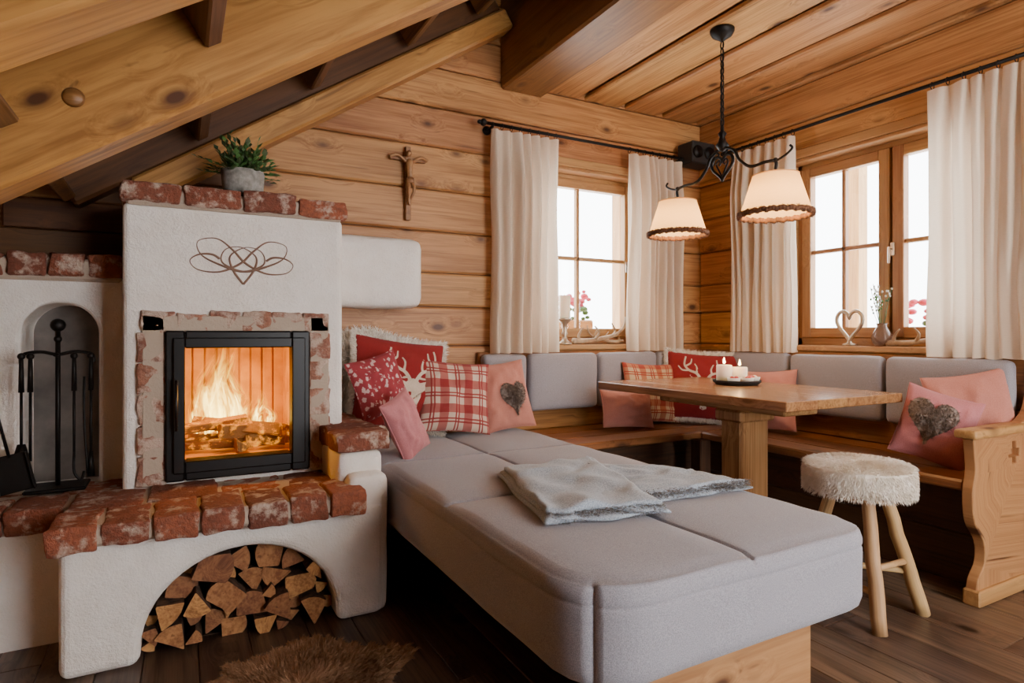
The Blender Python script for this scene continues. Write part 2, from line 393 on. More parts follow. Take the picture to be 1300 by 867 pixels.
mb=MB();mb.box((1.575,-1.7,2.375),(1.845,YW,3.12),1,.012);mb.build('ceiling_beam',['purlin'])
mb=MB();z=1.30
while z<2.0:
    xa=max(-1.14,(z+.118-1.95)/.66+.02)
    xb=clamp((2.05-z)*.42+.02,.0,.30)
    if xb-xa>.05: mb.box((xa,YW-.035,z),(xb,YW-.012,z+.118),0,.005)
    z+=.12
mb.build('eaves_shade_boarding',['darkbeam'])  # dark stained boards; their tone also paints the shade under the roof
nv=V((-math.sin(math.atan(sl)),0,math.cos(math.atan(sl))))
def rafter(mb,y,x0=-1.15,x1=1.56,w=.14,h=.28,ic=IC,mi=0,up0=0):
    a=V((x0,y,ic+sl*x0))+nv*(h/2+up0);b=V((x1,y,ic+sl*x1))+nv*(h/2+up0)
    mb.obb(a,b,w,h,up=nv,bev=.012,mi=mi)
RY=[-1.3,-.3,.42,1.24,1.97]
for y in RY:
    mb=MB();rafter(mb,y)
    if y==1.97:
        mb.lathe([(.001,-.008),(.020,-.006),(.026,.003)],(0,0,0),18,1);n=18*3
        for q in range(len(mb.v)-n,len(mb.v)):
            p=mb.v[q];mb.v[q]=V((-.24+p.x,1.898+p.z,1.605+p.y))
    mb.build('roof_rafter',['beam','purlin'])
mb=MB();rafter(mb,2.90,x0=-.12,h=.105,w=.12);rafter(mb,2.93,x0=-.3,h=.17,w=.10,mi=1,up0=.106);mb.build('roof_rafter',['beam','darkbeam'])
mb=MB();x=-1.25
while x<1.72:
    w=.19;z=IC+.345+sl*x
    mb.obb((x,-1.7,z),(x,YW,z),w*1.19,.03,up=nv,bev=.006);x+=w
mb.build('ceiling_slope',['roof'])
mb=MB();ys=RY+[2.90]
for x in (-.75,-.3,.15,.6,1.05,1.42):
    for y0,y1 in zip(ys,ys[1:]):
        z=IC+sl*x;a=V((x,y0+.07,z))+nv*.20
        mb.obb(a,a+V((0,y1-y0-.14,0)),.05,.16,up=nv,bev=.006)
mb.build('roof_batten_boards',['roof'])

# ---------------------------------------------------------------- windows
def window(name,axis,w,f,double):
    s0,s1,z0,z1=w;T=None if axis=='X' else Matrix(((0,1,0,0),(1,0,0,0),(0,0,1,0),(0,0,0,1)))
    mb=MB();d0,d1=f+.085,f+.145;F=.045
    B=lambda a,b,ax,**k: mb.box(a,b,ax,k.get('bev',.004),k.get('mi',0),None,T)
    B((s0,d0,z0),(s0+F,d1,z1),2);B((s1-F,d0,z0),(s1,d1,z1),2);B((s0,d0,z0),(s1,d1,z0+F),0);B((s0,d0,z1-F),(s1,d1,z1),0)
    B((s0-.0,f-.01,z0),(s0+.018,d0,z1),2);B((s1-.018,f-.01,z0),(s1,d0,z1),2);B((s0,f-.01,z1-.02),(s1,d0,z1),0)
    sash=[(s0+F,s1-F)] if not double else [(s0+F,(s0+s1)/2-.008),((s0+s1)/2+.008,s1-F)]
    if double: B(((s0+s1)/2-.008,d0+.01,z0+F),((s0+s1)/2+.008,d1,z1-F),2)
    for a,b in sash:
        g=.055;e0,e1=d0-.012,d1-.02
        B((a,e0,z0+F),(a+g,e1,z1-F),2);B((b-g,e0,z0+F),(b,e1,z1-F),2);B((a+g,e0,z0+F),(b-g,e1,z0+F+g),0);B((a+g,e0,z1-F-g),(b-g,e1,z1-F),0)
        m=(a+b)/2;zz=(z0+z1)/2
        B((m-.011,e0+.008,z0+F+g),(m+.011,e1-.01,z1-F-g),2);B((a+g,e0+.008,zz-.011),(b-g,e1-.01,zz+.011),0)
        B((a+g-.005,d1-.035,z0+F+g-.005),(b-g+.005,d1-.031,z1-F-g+.005),0,bev=0,mi=1)
    c=(s0+s1)/2 if double else s1-F-.03
    B((c-.022,d0-.022,1.40),(c-.002,d0-.01,1.47),2,mi=2);B((c-.017,d0-.045,1.43),(c-.007,d0-.02,1.44),2,mi=2);B((c-.019,d0-.052,1.36),(c-.005,d0-.042,1.445),2,mi=2)
    return mb.build(name,['frame','glass','metal'])
window('window_1','X',W1,YW,False);window('window_2','Y',W2,XW,True);window('window_3','Y',WR,XW,True)
mb=MB();mb.box((1.62,YW-.05,.91),(2.70,YW+.10,.942),0,.006);mb.build('trim_1',['frame'])
mb=MB();mb.box((XW-.05,1.15,.91),(XW+.10,2.42,.942),1,.006);mb.build('trim_2',['frame'])
mb=MB();mb.box((1.55,YW-.02,2.0),(2.78,YW+.0,2.05),0,.004);mb.build('trim_3',['frame'])
mb=MB();mb.box((XW-.02,1.1,2.0),(XW,2.5,2.05),1,.004);mb.build('trim_4',['frame'])
mb=MB();mb.box((2.86,2.86,2.10),(3.06,3.0,2.24),0,.008);mb.tube([(2.9,2.86,2.17),(2.9,2.85,2.17)],.04,16,1);mb.tube([(3.0,2.86,2.17),(3.0,2.85,2.17)],.04,16,1);mb.box((2.93,2.99,2.15),(2.99,3.045,2.19),0,.002)
mb.build('wall_speaker',['char','iron'])

# ---------------------------------------------------------------- curtains
def rod(name,axis,d,s0,s1,z,wall):
    mb=MB();P=(lambda s,dd,z:(s,dd,z)) if axis=='X' else (lambda s,dd,z:(dd,s,z))
    mb.tube([P(s0,d,z),P(s1,d,z)],.009,10)
    for s,sg in((s0,-1),(s1,1)):
        mb.ball(P(s+sg*.012,d,z),.02);mb.ball(P(s+sg*.036,d,z),.012)
    for s in(s0+.05,s1-.05):
        mb.tube([P(s,d,z),P(s,(d+wall)/2,z-.01),P(s,wall,z-.01)],.007,8);mb.tube([P(s,wall-.008,z-.01),P(s,wall,z-.01)],.025,12)
    return mb.build(name,['iron'])
rod('curtain_rod','X',YW-.09,1.44,2.90,2.14,YW);rod('curtain_rod','Y',XW-.09,1.02,2.72,2.14,XW)
def curtain(axis,d,s0,s1,z0,z1,nf,seed,amp=.050):
    mb=MB();rr=random.Random(seed);nu=nf*16;nvv=34;vs=[]
    wd=[rr.uniform(.6,1.5) for _ in range(nf)];tot=sum(wd);cum=[0]
    for q in wd: cum.append(cum[-1]+q/tot)
    am=[rr.uniform(.6,1.15) for _ in range(nf+1)]
    P=(lambda s,dd,z:(s,dd,z)) if axis=='X' else (lambda s,dd,z:(dd,s,z))
    for j in range(nvv+1):
        t=j/nvv;z=z1+(z0-z1)*t
        for i in range(nu+1):
            k=i/16;ki=min(int(k),nf-1);fr=k-ki;u=cum[ki]+(cum[ki+1]-cum[ki])*fr
            A=am[ki]*(1-fr)+am[ki+1]*fr
            a=amp*A*(.4+.6*min(1,t*5))*(.85+.4*noise.noise(V((u*3+seed,t*1.5,0))))
            off=math.sin(2*math.pi*k+.6*noise.noise(V((u*2,t*2.2,seed))))
            off=math.copysign(abs(off)**.8,off)+.25*math.sin(4*math.pi*k+seed+t*1.5)
            du=.25*noise.noise(V((u*4,t*2,seed+9)))/nf
            wv=1-.05*math.sin(min(1,t*1.1)*math.pi)
            s=s0+(s1-s0)*(.5+(u-.5)*wv+du)+.010*math.cos(2*math.pi*k)*A
            vs.append(P(s,d+a*off,z+ (.006*noise.noise(V((u*12,0,seed))) if j==nvv else 0)))
    fs=[[j*(nu+1)+i,j*(nu+1)+i+1,(j+1)*(nu+1)+i+1,(j+1)*(nu+1)+i] for j in range(nvv) for i in range(nu)]
    mb.add(vs,fs,None,0,0,True)
    for i in range(nf+1):
        s=s0+(s1-s0)*(.03+.94*i/nf)
        mb.tube([V(P(s,d+math.cos(q)*.015,z1+.003+.015+math.sin(q)*.017)) for q in [2*math.pi*k/12 for k in range(12)]],.002,5,1,closed=True)
    return mb.build('curtain',['curtain','iron'],recalc=False)
curtain('X',YW-.09,1.47,1.90,.90,2.115,7,1);curtain('X',YW-.09,2.41,2.85,.90,2.115,7,2)
curtain('Y',XW-.09,2.24,2.67,.90,2.115,7,3);curtain('Y',XW-.09,1.07,1.545,.90,2.115,7,4)

# ---------------------------------------------------------------- fireplace
hp=bpy.data.objects.new('fireplace',None);scene.collection.objects.link(hp);hp.location=(.2,2.5,0)
def par(o,p=hp):
    o.parent=p;o.matrix_parent_inverse=Matrix.Translation(-p.location);return o
def pbox(name,a,b,m='plaster'):
    mb=MB();mb.box(a,b,0,0);o=mb.build(name,[m]);return o
def archpoly(x0,x1,zb,zt,rise,n=24):
    cx=(x0+x1)/2;w=(x1-x0)/2;p=[(x0,zb)]
    for i in range(n+1):
        a=math.pi-math.pi*i/n;p.append((cx+w*math.cos(a),zt-rise+rise*math.sin(a)))
    p.append((x1,zb));return p
base=pbox('base',(-.31,2.15,0),(.645,YW-.005,.40))
c1=prism('c',archpoly(-.107,.477,-.1,.31,.27),2.0,2.62,['plaster']);apply_bool(base,[c1]);bev(base,.03,4);par(base)
o=pbox('base_side',(-.95,2.45,0),(-.31,YW-.005,.38));bev(o,.02);par(o)
body=pbox('chimney_body',(-.18,2.53,.40),(.585,YW-.005,1.47));c=pbox('c',(-.02,2.4,.52),(.42,2.95,.975));apply_bool(body,[c]);bev(body,.022,4);par(body)
nw=pbox('niche_wall',(-.66,2.80,.38),(-.175,YW-.005,1.215));c=prism('c',archpoly(-.51,-.275,.41,1.12,.115),2.7,3.015,['plaster']);apply_bool(nw,[c]);bev(nw,.015,3);par(nw)
mb=MB();mb.box((-.52,3.008,.42),(-.27,3.014,1.14),0,0);par(mb.build('niche_back_shade',[simple('niche_plaster_shade',(.26,.225,.20),.95,nz=1,c2=(.13,.115,.105),nsc=6)]))  # dark plaster sheet paints the shade inside the niche
mb=MB();mb.rbox((.57,2.82,1.13),(1.045,YW-.002,1.47),.05,(6,4,4),nz=.004);par(mb.build('stove_bolster',['plaster']))
mb=MB();mb.rbox((.50,2.23,.38),(.665,YW-.01,.575),.03,(4,6,4),nz=.005);mb.rbox((.52,2.16,.0),(.665,2.5,.5),.03,(4,6,6),nz=.004);par(mb.build('side_ledge',['plaster']))
mb=MB()
def brick(a,b,mi=0,nz=.009,T=None,r=.009): mb.rbox(a,b,r,(5,5,4),mi,None,nz,18,T)
def rowx(x0,x1,y0,y1,z0,z1,L,jit=.01,mi=0):
    n=max(1,round((x1-x0)/L));w=(x1-x0)/n
    for i in range(n):
        brick((x0+i*w+.005,y0+R.uniform(-jit,jit),z0+R.uniform(-.004,.004)),(x0+(i+1)*w-.005,y1+R.uniform(-jit,jit)*.5,z1+R.uniform(-.007,.007)),mi)
rowx(-.335,.57,2.09,2.30,.385,.462,.125);rowx(-.32,.56,2.31,2.56,.385,.458,.2,.004)
rowx(-.95,-.33,2.40,2.60,.375,.45,.16);rowx(-.95,-.18,2.61,2.82,.375,.445,.22,.004)
mb.box((-.31,2.105,.39),(.55,2.55,.452),0,.01,1);mb.box((-.95,2.42,.37),(-.2,2.82,.440),0,.01,1)
rowx(-.19,.60,2.50,2.66,1.47,1.54,.2,.006);rowx(-.19,.60,2.67,2.86,1.47,1.535,.2,.003);rowx(-.19,.60,2.87,3.03,1.47,1.535,.2,.003)
rowx(-.67,-.19,2.77,2.90,1.215,1.30,.115);rowx(-.67,-.19,2.91,3.03,1.215,1.29,.2)
mb.box((-.66,2.785,1.2),(-.2,3.0,1.285),0,.01,1);mb.box((-.17,2.515,1.46),(.58,3.0,1.525),0,.01,1)
for y0,y1 in((2.22,2.36),(2.37,2.52),(2.53,2.70),(2.71,2.88)): brick((.49,y0,.575),(.69,y1,.64))
par(mb.build('brick_coping',['brick','mortar']))
mb=MB()
def col(x0,x1,z0,z1,n):
    h=(z1-z0)/n
    for i in range(n): brick((x0+R.uniform(-.010,.004),2.512,z0+i*h+.003),(x1+R.uniform(-.004,.004),2.56,z0+(i+1)*h-.003),0,.009,None,.006)
col(-.126,-.045,.46,1.01,5);col(.447,.53,.46,1.01,5)
n=6
for i in range(n):
    w=(.53+.126)/n;brick((-.126+i*w+.003,2.512,1.01),(-.126+(i+1)*w-.003,2.56,1.084+R.uniform(-.006,.006)),0,.009,None,.006)
mb.box((-.12,2.512,.46),(-.05,2.56,1.07),0,.004,1);mb.box((.452,2.512,.46),(.525,2.56,1.07),0,.004,1);mb.box((-.12,2.512,1.012),(.525,2.56,1.07),0,.004,1)
par(mb.build('brick_surround',['brickw','mortar']))
mb=MB();x0,x1,z0,z1=-.049,.449,.472,1.015;g0,g1,h0,h1=.014,.380,.545,.952
for a,b in (((x0,2.495,z0),(g0,2.56,z1)),((g1,2.495,z0),(x1,2.56,z1)),((g0,2.495,h1),(g1,2.56,z1)),((g0,2.495,z0),(g1,2.56,h0))): mb.box(a,b,0,.006)
for a,b in (((x0+.025,2.48,z0+.03),(g0+.0,2.5,z1-.025)),((g1,2.48,z0+.03),(x1-.02,2.5,z1-.025)),((g0,2.48,h1),(g1,2.5,z1-.025)),((g0,2.48,z0+.03),(g1,2.5,h0))): mb.box(a,b,0,.004)
mb.tube([(g0-.028,2.455,.66),(g0-.028,2.455,.84)],.006,8,1);mb.box((g0-.033,2.45,.67),(g0-.022,2.485,.68),0,.002,1);mb.box((g0-.033,2.45,.82),(g0-.022,2.485,.83),0,.002,1)
mb.box((g0,2.515,h0),(g1,2.519,h1),0,0,2)
par(mb.build('stove_door',['black','black','sglass']))
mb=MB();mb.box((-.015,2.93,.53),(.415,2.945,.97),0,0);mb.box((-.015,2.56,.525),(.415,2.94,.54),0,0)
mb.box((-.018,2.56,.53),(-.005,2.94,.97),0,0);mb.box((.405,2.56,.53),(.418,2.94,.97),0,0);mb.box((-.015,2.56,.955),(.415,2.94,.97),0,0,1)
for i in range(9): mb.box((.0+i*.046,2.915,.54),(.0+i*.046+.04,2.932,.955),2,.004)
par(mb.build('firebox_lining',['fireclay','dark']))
mb=MB()
def wedge(c,r,y0,y1,rot,mis,mie,k=3,T=None,jit=.35,bl=.22):
    a=[rot+2*math.pi*i/k+R.uniform(-jit,jit) for i in range(k)];rr=[r*R.uniform(.85,1.15) for _ in a]
    pts=[(c[0]+q*math.cos(t),c[1]+q*math.sin(t)) for q,t in zip(rr,a)]
    poly=[];arc=R.randrange(k)
    for i in range(k):
        p=V(pts[i]+(0,));q=V(pts[(i+1)%k]+(0,));bulge=r*(bl if i==arc else .0)+R.uniform(-.001,.001);nn=((p+q)/2-V((c[0],c[1],0))).normalized()
        poly+=[p.lerp(q,.05),p.lerp(q,.3)+nn*bulge*.8,p.lerp(q,.5)+nn*bulge,p.lerp(q,.7)+nn*bulge*.8,p.lerp(q,.95)]
    n=len(poly);v=[V((p.x,y0,p.y)) for p in poly]+[V((p.x,y1,p.y)) for p in poly];o=V((R.uniform(0,9),R.uniform(0,9),R.uniform(0,9)))
    lc=[V((p.y,p.x,p.z))+o for p in v]
    if T: v=[T@p for p in v]
    rn=R.random();mb.add(v,[list(range(n))],lc,rn,mie);mb.add(v,[[i+n for i in range(n)]]+[[i,(i+1)%n,(i+1)%n+n,i+n] for i in range(n)],lc,rn,mis)
for (x,z,yw,tl,ln) in ((.10,.575,1.45,.0,.10),(.20,.575,1.35,.03,.18),(.2,.628,1.2,.10,.17),(.27,.61,-1.15,-.10,.15),(.12,.645,1.7,-.10,.12),(.31,.575,-1.3,0,.09),(.2,.57,.1,0,.10)):
    T=Matrix.Translation((x,2.68,z))@Matrix.Rotation(yw,4,'Z')@Matrix.Rotation(tl,4,'X');wedge((0,0),.030,-ln,ln,R.random()*3,0,0,3,T)
par(mb.build('burning_logs',['ember']))
mb=MB()
def flame(x,y,z,w,h,bend,yaw,ph):
    n=14;vs=[];lc=[]
    for i in range(n+1):
        t=i/n;ww=w*(.55+.6*math.sin(t*math.pi*.9))*(1-t)**.45;cx=bend*math.sin(t*4+ph)*t
        for k in range(7):
            a=k/3-1;vs.append(V((x+(cx+a*ww)*math.cos(yaw),y+(cx+a*ww)*math.sin(yaw)+.012*math.sin(a*3+t*5),z+h*t)));lc.append(V((a,t,ph)))
    mb.add(vs,[[i*7+k,i*7+k+1,(i+1)*7+k+1,(i+1)*7+k] for i in range(n) for k in range(6)],lc,None,0,True)
for (x,y,w,h,b,yw) in ((.15,2.74,.08,.36,.05,.1),(.10,2.72,.05,.30,-.04,-.3),(.18,2.76,.08,.30,.05,.4),(.28,2.76,.05,.18,.03,-.2),(.06,2.78,.04,.22,-.03,.3),(.16,2.72,.05,.26,.04,.0),(.24,2.74,.05,.14,-.03,.5),(.12,2.82,.10,.38,.04,0),(.33,2.80,.04,.12,.03,.1),(.20,2.84,.08,.30,-.04,.2)):
    flame(x,y,.60,w,h,b,yw,R.uniform(0,9))
par(mb.build('flames',['flame'],recalc=False))
mb=MB();cxa=.185;pts=[]
def inside(x,z,r):
    if z<r*.7: return False
    return ((x-cxa)/(.295-r*.8))**2+(max(0,z-.04)/(.275-r*.75))**2<1
tr=0
while tr<14000 and len(pts)<80:
    tr+=1;r=R.uniform(.042,.060) if tr<5000 else R.uniform(.022,.036)
    x=R.uniform(-.1,.47);z=R.uniform(.02,.28)
    if inside(x,z,r) and all((x-a)**2+(z-b)**2>((r+c)*.74)**2 for a,b,c in pts): pts.append((x,z,r))
for x,z,r in pts: wedge((x,z),r*1.12,2.17+R.uniform(0,.08),2.55,R.random()*6,1,0,R.choice([3,3,3,4]),None,.3)
mb.build('firewood_pile',['split','bark'])
mb=MB();mb.box((-.11,2.60,0),(.48,2.615,.33),0,0);par(mb.build('wood_store_shade',['dark']))  # near-black sheet paints the shade deep behind the firewood
mb=MB()
C=[(-.45,.05),(-.6,.22),(-.85,.18),(-1,-.1),(-.85,-.45),(-.45,-.5),(-.05,-.1),(.2,.45),(.5,.9),(.85,.75),(.8,.2),(.45,-.2),(0,-.45),(-.4,-.1),(-.35,.45),(-.05,.6),(.25,.2),(.2,-.4),(.0,-1)]
for sg in(1,-1):
    p=cr([(c[0]*sg,c[1]) for c in C],7);n=len(p)
    mb.tube([V((.21+q.x*.18,2.5285,1.28+q.y*.088)) for q in p],[.0018+.0030*(.5+.5*math.sin(i*.16+1)) for i in range(n)],6,0,None,flat=.3,up=(0,1,0))
par(mb.build('flourish_ornament',['scroll']))
# fire tools
mb=MB();cx,cy,z0=-.385,2.69,.452
mb.box((cx-.09,cy-.07,z0),(cx+.09,cy+.07,z0+.012),0,.004);mb.tube([(cx,cy,z0),(cx,cy,1.02)],.008,10);mb.ball((cx,cy,1.035),.024);mb.ball((cx,cy,.985),.013)
mb.tube(cr([(cx-.105,cy,.90),(cx-.1,cy,.93),(cx-.05,cy,.94),(cx,cy,.93),(cx+.05,cy,.94),(cx+.1,cy,.93),(cx+.105,cy,.90)],5),.006,8)
mb.tube([(cx,cy-.06,.93),(cx,cy+.06,.93)],.006,8)
for dx,kind in((-.1,0),(-.075,1),(.05,2),(.1,3)):
    x=cx+dx;y=cy-.02
    mb.tube([(x,y,.93),(x,y,.80)],[.006,.009],8);mb.ball((x,y,.925),.012);mb.tube([(x,y,.81),(x,y,.56)],.0045,8)
    if kind==0: mb.tube([(x,y,.62),(x,y,.58),(x,y,.50)],[.012,.022,.02],10)
    if kind==2: mb.tube(cr([(x,y,.58),(x,y,.51),(x+.02,y,.48),(x+.03,y,.51)],5),.0045,8)
    if kind==3: mb.tube([(x,y,.58),(x,y-.0,.49)],[.006,.012],8);mb.tube(cr([(x-.02,y,.85),(x-.02,y,.7),(x-.01,y,.5)],5),.004,8)
T=Matrix.Translation((cx-.10,cy-.055,z0+.014))@Matrix.Rotation(math.radians(-12),4,'Y')
for a,b in(((-.05,-.01,.0),(.05,-.004,.13)),((-.052,-.03,0),(-.047,-.004,.13)),((.047,-.03,0),(.052,-.004,.13))): mb.box(a,b,0,.002,T=T)
mb.tube([T@V((0,-.007,.12)),T@V((0,-.007,.44))],.005,8)
mb.build('fireplace_tool_set',['iron'])
# potted plant
mb=MB();px,py,pz=.215,2.60,1.545
mb.lathe([(.062,0),(.074,.02),(.078,.07),(.08,.09),(.072,.092),(.066,.08),(.001,.078)],(px,py,pz),24,0)
for i in range(120):
    a=R.uniform(0,6.28);e=R.uniform(.1,1.4);L=R.uniform(.06,.15)
    b=V((px+R.uniform(-.045,.045),py+R.uniform(-.045,.045),pz+.08));d=V((math.cos(a)*math.cos(e),math.sin(a)*math.cos(e),math.sin(e)))
    m=b+d*L*.6;t=b+d*L+V((0,0,-.012));mb.tube([b,m,t],.0012,4,1)
    sd=d.cross(V((0,0,1))).normalized()
    for q in range(4):
        ll=R.uniform(.022,.04);c=b.lerp(t,.4+.2*q);dd=(d+sd*R.uniform(-.9,.9)+V((0,0,R.uniform(-.2,.3)))).normalized();s2=dd.cross(V((R.uniform(-.3,.3),R.uniform(-.3,.3),1))).normalized()
        mb.add([c,c+dd*ll*.4+s2*ll*.32+V((0,0,.003)),c+dd*ll,c+dd*ll*.4-s2*ll*.32+V((0,0,.003)),c+dd*ll*.5],[[0,1,4],[1,2,4],[2,3,4],[3,0,4]],None,None,R.choice([1,1,2]))
mb.build('potted_plant',['pot','leaf','leafd'])

# ---------------------------------------------------------------- crucifix
mb=MB();cx,cz,y=1.03,1.78,YW-.02
mb.box((cx-.014,y-.006,1.59),(cx+.014,y+.016,1.97),2,.003,0)
mb.tube(cr([(cx-.10,y-.012,1.905),(cx-.06,y-.02,1.915),(cx,y-.02,1.88),(cx+.06,y-.02,1.915),(cx+.10,y-.012,1.905)],5),[.008]*21,8,1)
mb.box((cx-.095,y-.004,1.895),(cx+.095,y+.012,1.917),0,.003,0)
mb.tube(cr([(cx,y-.022,1.895),(cx-.002,y-.03,1.86),(cx,y-.028,1.82),(cx+.004,y-.024,1.79)],4),[.014,.017,.019,.019,.018,.018,.017,.015,.014,.014,.015,.016,.017],10,1)
mb.tube([(cx+.004,y-.024,1.80),(cx+.002,y-.03,1.775)],[.02,.022],10,0)
for sg in(-1,1): mb.tube(cr([(cx+.009*sg,y-.025,1.785),(cx+.014*sg+.006,y-.04,1.74),(cx+.004*sg,y-.025,1.69),(cx,y-.022,1.665)],4),[.011,.011,.011,.010,.010,.009,.008,.008,.007,.007,.006,.006,.006],8,1)
mb.ball((cx-.006,y-.034,1.925),.014,1,(1,1,1.2));mb.tube(cr([(cx-.018,y-.03,1.932),(cx-.006,y-.048,1.934),(cx+.008,y-.03,1.932),(cx-.006,y-.02,1.934)],4,True),.003,5,0,closed=True)
mb.build('crucifix',['carve','carve2'])

# ---------------------------------------------------------------- daybed
DZ=.50;dx0,dx1,dy0,dy1=.685,1.63,.96,2.93;cxm,cym=(dx0+dx1)/2,(dy0+dy1)/2;hx,hy=(dx1-dx0)/2,(dy1-dy0)/2
sx=[1.155];sy=[1.70,2.35]
def al(a,b,seams,r,step):
    s={a,a+.3*r,a+r,b-r,b-.3*r,b};x=a
    while x<b:
        if a+r<x<b-r: s.add(round(x,4))
        x+=step
    for q in seams:
        for d in(-.03,-.015,-.008,-.004,0,.004,.008,.015,.03): s.add(q+d)
    return sorted(s)
r=.035;z0,z1=.275,DZ
def dfn(p):
    c=V((cxm,cym,(z0+z1)/2));h=V((hx,hy,(z1-z0)/2));q=V([clamp(p[i]-c[i],-(h[i]-r),h[i]-r) for i in range(3)])+c;d=p-q
    o=q+d.normalized()*r if d.length>1e-7 else V(p)
    for (ex,ey,RR) in((dx0,dy0,.17),(dx1,dy0,.10)):
        sgx=1 if ex==dx0 else -1;a=(RR-(o.x-ex)*sgx)/RR;b=(RR-(o.y-ey))/RR
        if a>0 and b>0:
            k=max(a,b)/math.hypot(a,b);o.x=ex+sgx*(RR-a*k*RR);o.y=ey+(RR-b*k*RR)
    if p.z>z1-1e-5:
        g=0
        for q in sx: g=max(g,math.exp(-((p.x-q)/.006)**2))
        for q in sy: g=max(g,math.exp(-((p.y-q)/.006)**2))
        o.z-=.009*g;fx=abs(math.sin(math.pi*(p.x-dx0)/(1.155-dx0)));ys=[dy0]+sy+[dy1]
        for a,b in zip(ys,ys[1:]):
            if a<=p.y<=b: o.z+=.012*(min(1,fx*2.0))*min(1,2.2*math.sin(math.pi*(p.y-a)/(b-a)))-.006
        o.z+=.004*noise.noise(p*6)
    else:
        g=math.exp(-((p.z-(z1-.055))/.004)**2);n=V((math.copysign(1,p.x-cxm) if abs(p.x-cxm)>hx-.002 else 0,math.copysign(1,p.y-cym) if abs(p.y-cym)>hy-.002 else 0,0))
        o-=n*.004*g;o+=V(noise.noise_vector(p*5))*.004
    return o
dp=bpy.data.objects.new('daybed',None);scene.collection.objects.link(dp);dp.location=(cxm,cym,0)
mb=MB();mb.gridbox(al(dx0,dx1,sx,r,.04),al(dy0,dy1,sy,r,.05),al(z0,z1,[],r,.05)[:-3]+[z1-.062,z1-.059,z1-.055,z1-.051,z1-.048,z1-r,z1-.3*r,z1],dfn)
par(mb.build('upholstery',['grey']),dp)
mb=MB();mb.box((.86,1.05,.0),(1.478,1.085,.275),0,.003);mb.box((1.445,1.088,.0),(1.478,2.9,.275),1,.003);mb.box((1.08,1.088,0),(1.11,2.9,.275),1,.003,1);mb.box((1.08,2.87,0),(1.478,2.9,.275),0,.003);mb.box((.80,1.02,.262),(1.55,2.9,.276),1,.002,1)  # dark boards on left and underneath paint the shadow below the cushion
par(mb.build('wood_plinth',['pine','benchd']),dp)

# blanket
mb=MB()
def slab(q,z,th,seed,nu=40,nv=40,amp=.006,mi=0):
    q=[V((p[0],p[1],0)) for p in q];vs=[]
    def P(u,v): return (q[0]*(1-u)+q[1]*u)*(1-v)+(q[3]*(1-u)+q[2]*u)*v
    for side in(1,0):
        for j in range(nv+1):
            for i in range(nu+1):
                u,v=i/nu,j/nv;e=min(u,1-u,v,1-v);k=min(1,e/.05);hh=math.sqrt(max(0,1-(1-k)**2))
                w=.018*noise.noise(V((u*3,v*3,seed)))
                p=P(u,v)+V((w,noise.noise(V((u*3,v*3,seed+5)))*.03,0))
                zz=z+(th*(.5+.5*hh) if side else th*(.5-.5*hh))+(amp*(1+1.3*noise.noise(V((u*4,v*6,seed+2)))+.7*math.sin(v*9+u*3+seed)*.5) if side else 0)
                vs.append(V((p.x,p.y,zz)))
    n=(nu+1)*(nv+1);fs=[]
    for s_ in(0,1): fs+=[[s_*n+j*(nu+1)+i,s_*n+j*(nu+1)+i+1,s_*n+(j+1)*(nu+1)+i+1,s_*n+(j+1)*(nu+1)+i] for j in range(nv) for i in range(nu)]
    bd=[i for i in range(nu+1)]+[j*(nu+1)+nu for j in range(1,nv+1)]+[nv*(nu+1)+i for i in range(nu-1,-1,-1)]+[j*(nu+1) for j in range(nv-1,0,-1)]
    for a,b in zip(bd,bd[1:]+bd[:1]): fs.append([a,b,b+n,a+n])
    mb.add(vs,fs,None,None,mi,True)
z=DZ+.008
slab(((.82,1.335),(1.18,1.26),(1.40,1.93),(.965,1.89)),z,.009,1);slab(((.828,1.345),(1.175,1.275),(1.39,1.92),(.97,1.87)),z+.010,.009,4);slab(((.84,1.36),(1.165,1.28),(1.35,1.89),(.985,1.87)),z+.020,.009,7,amp=.011)
slab(((1.14,1.37),(1.60,1.34),(1.55,1.66),(1.30,1.82)),z,.009,9);slab(((1.13,1.385),(1.585,1.36),(1.52,1.64),(1.28,1.80)),z+.010,.009,12,amp=.013)
sm=[]
for i in range(1500):
    t=R.random();p=V((.84,1.34,0)).lerp(V((1.17,1.275,0)),t)+V((R.uniform(-.005,.005),R.uniform(-.008,.02),z+R.uniform(.0,.03)));sm.append((p,(0,-1,.2)))
for i in range(2600):
    t=R.random();p=V((1.15,1.375,0)).lerp(V((1.59,1.35,0)),t)+V((R.uniform(-.005,.005),R.uniform(-.01,.03),z+R.uniform(.005,.03)));sm.append((p,(0,-1,.4)))
mb.strands(sm,.014,.002,1,.5,.6)
mb.build('folded_blanket',['blanket','fringe'])

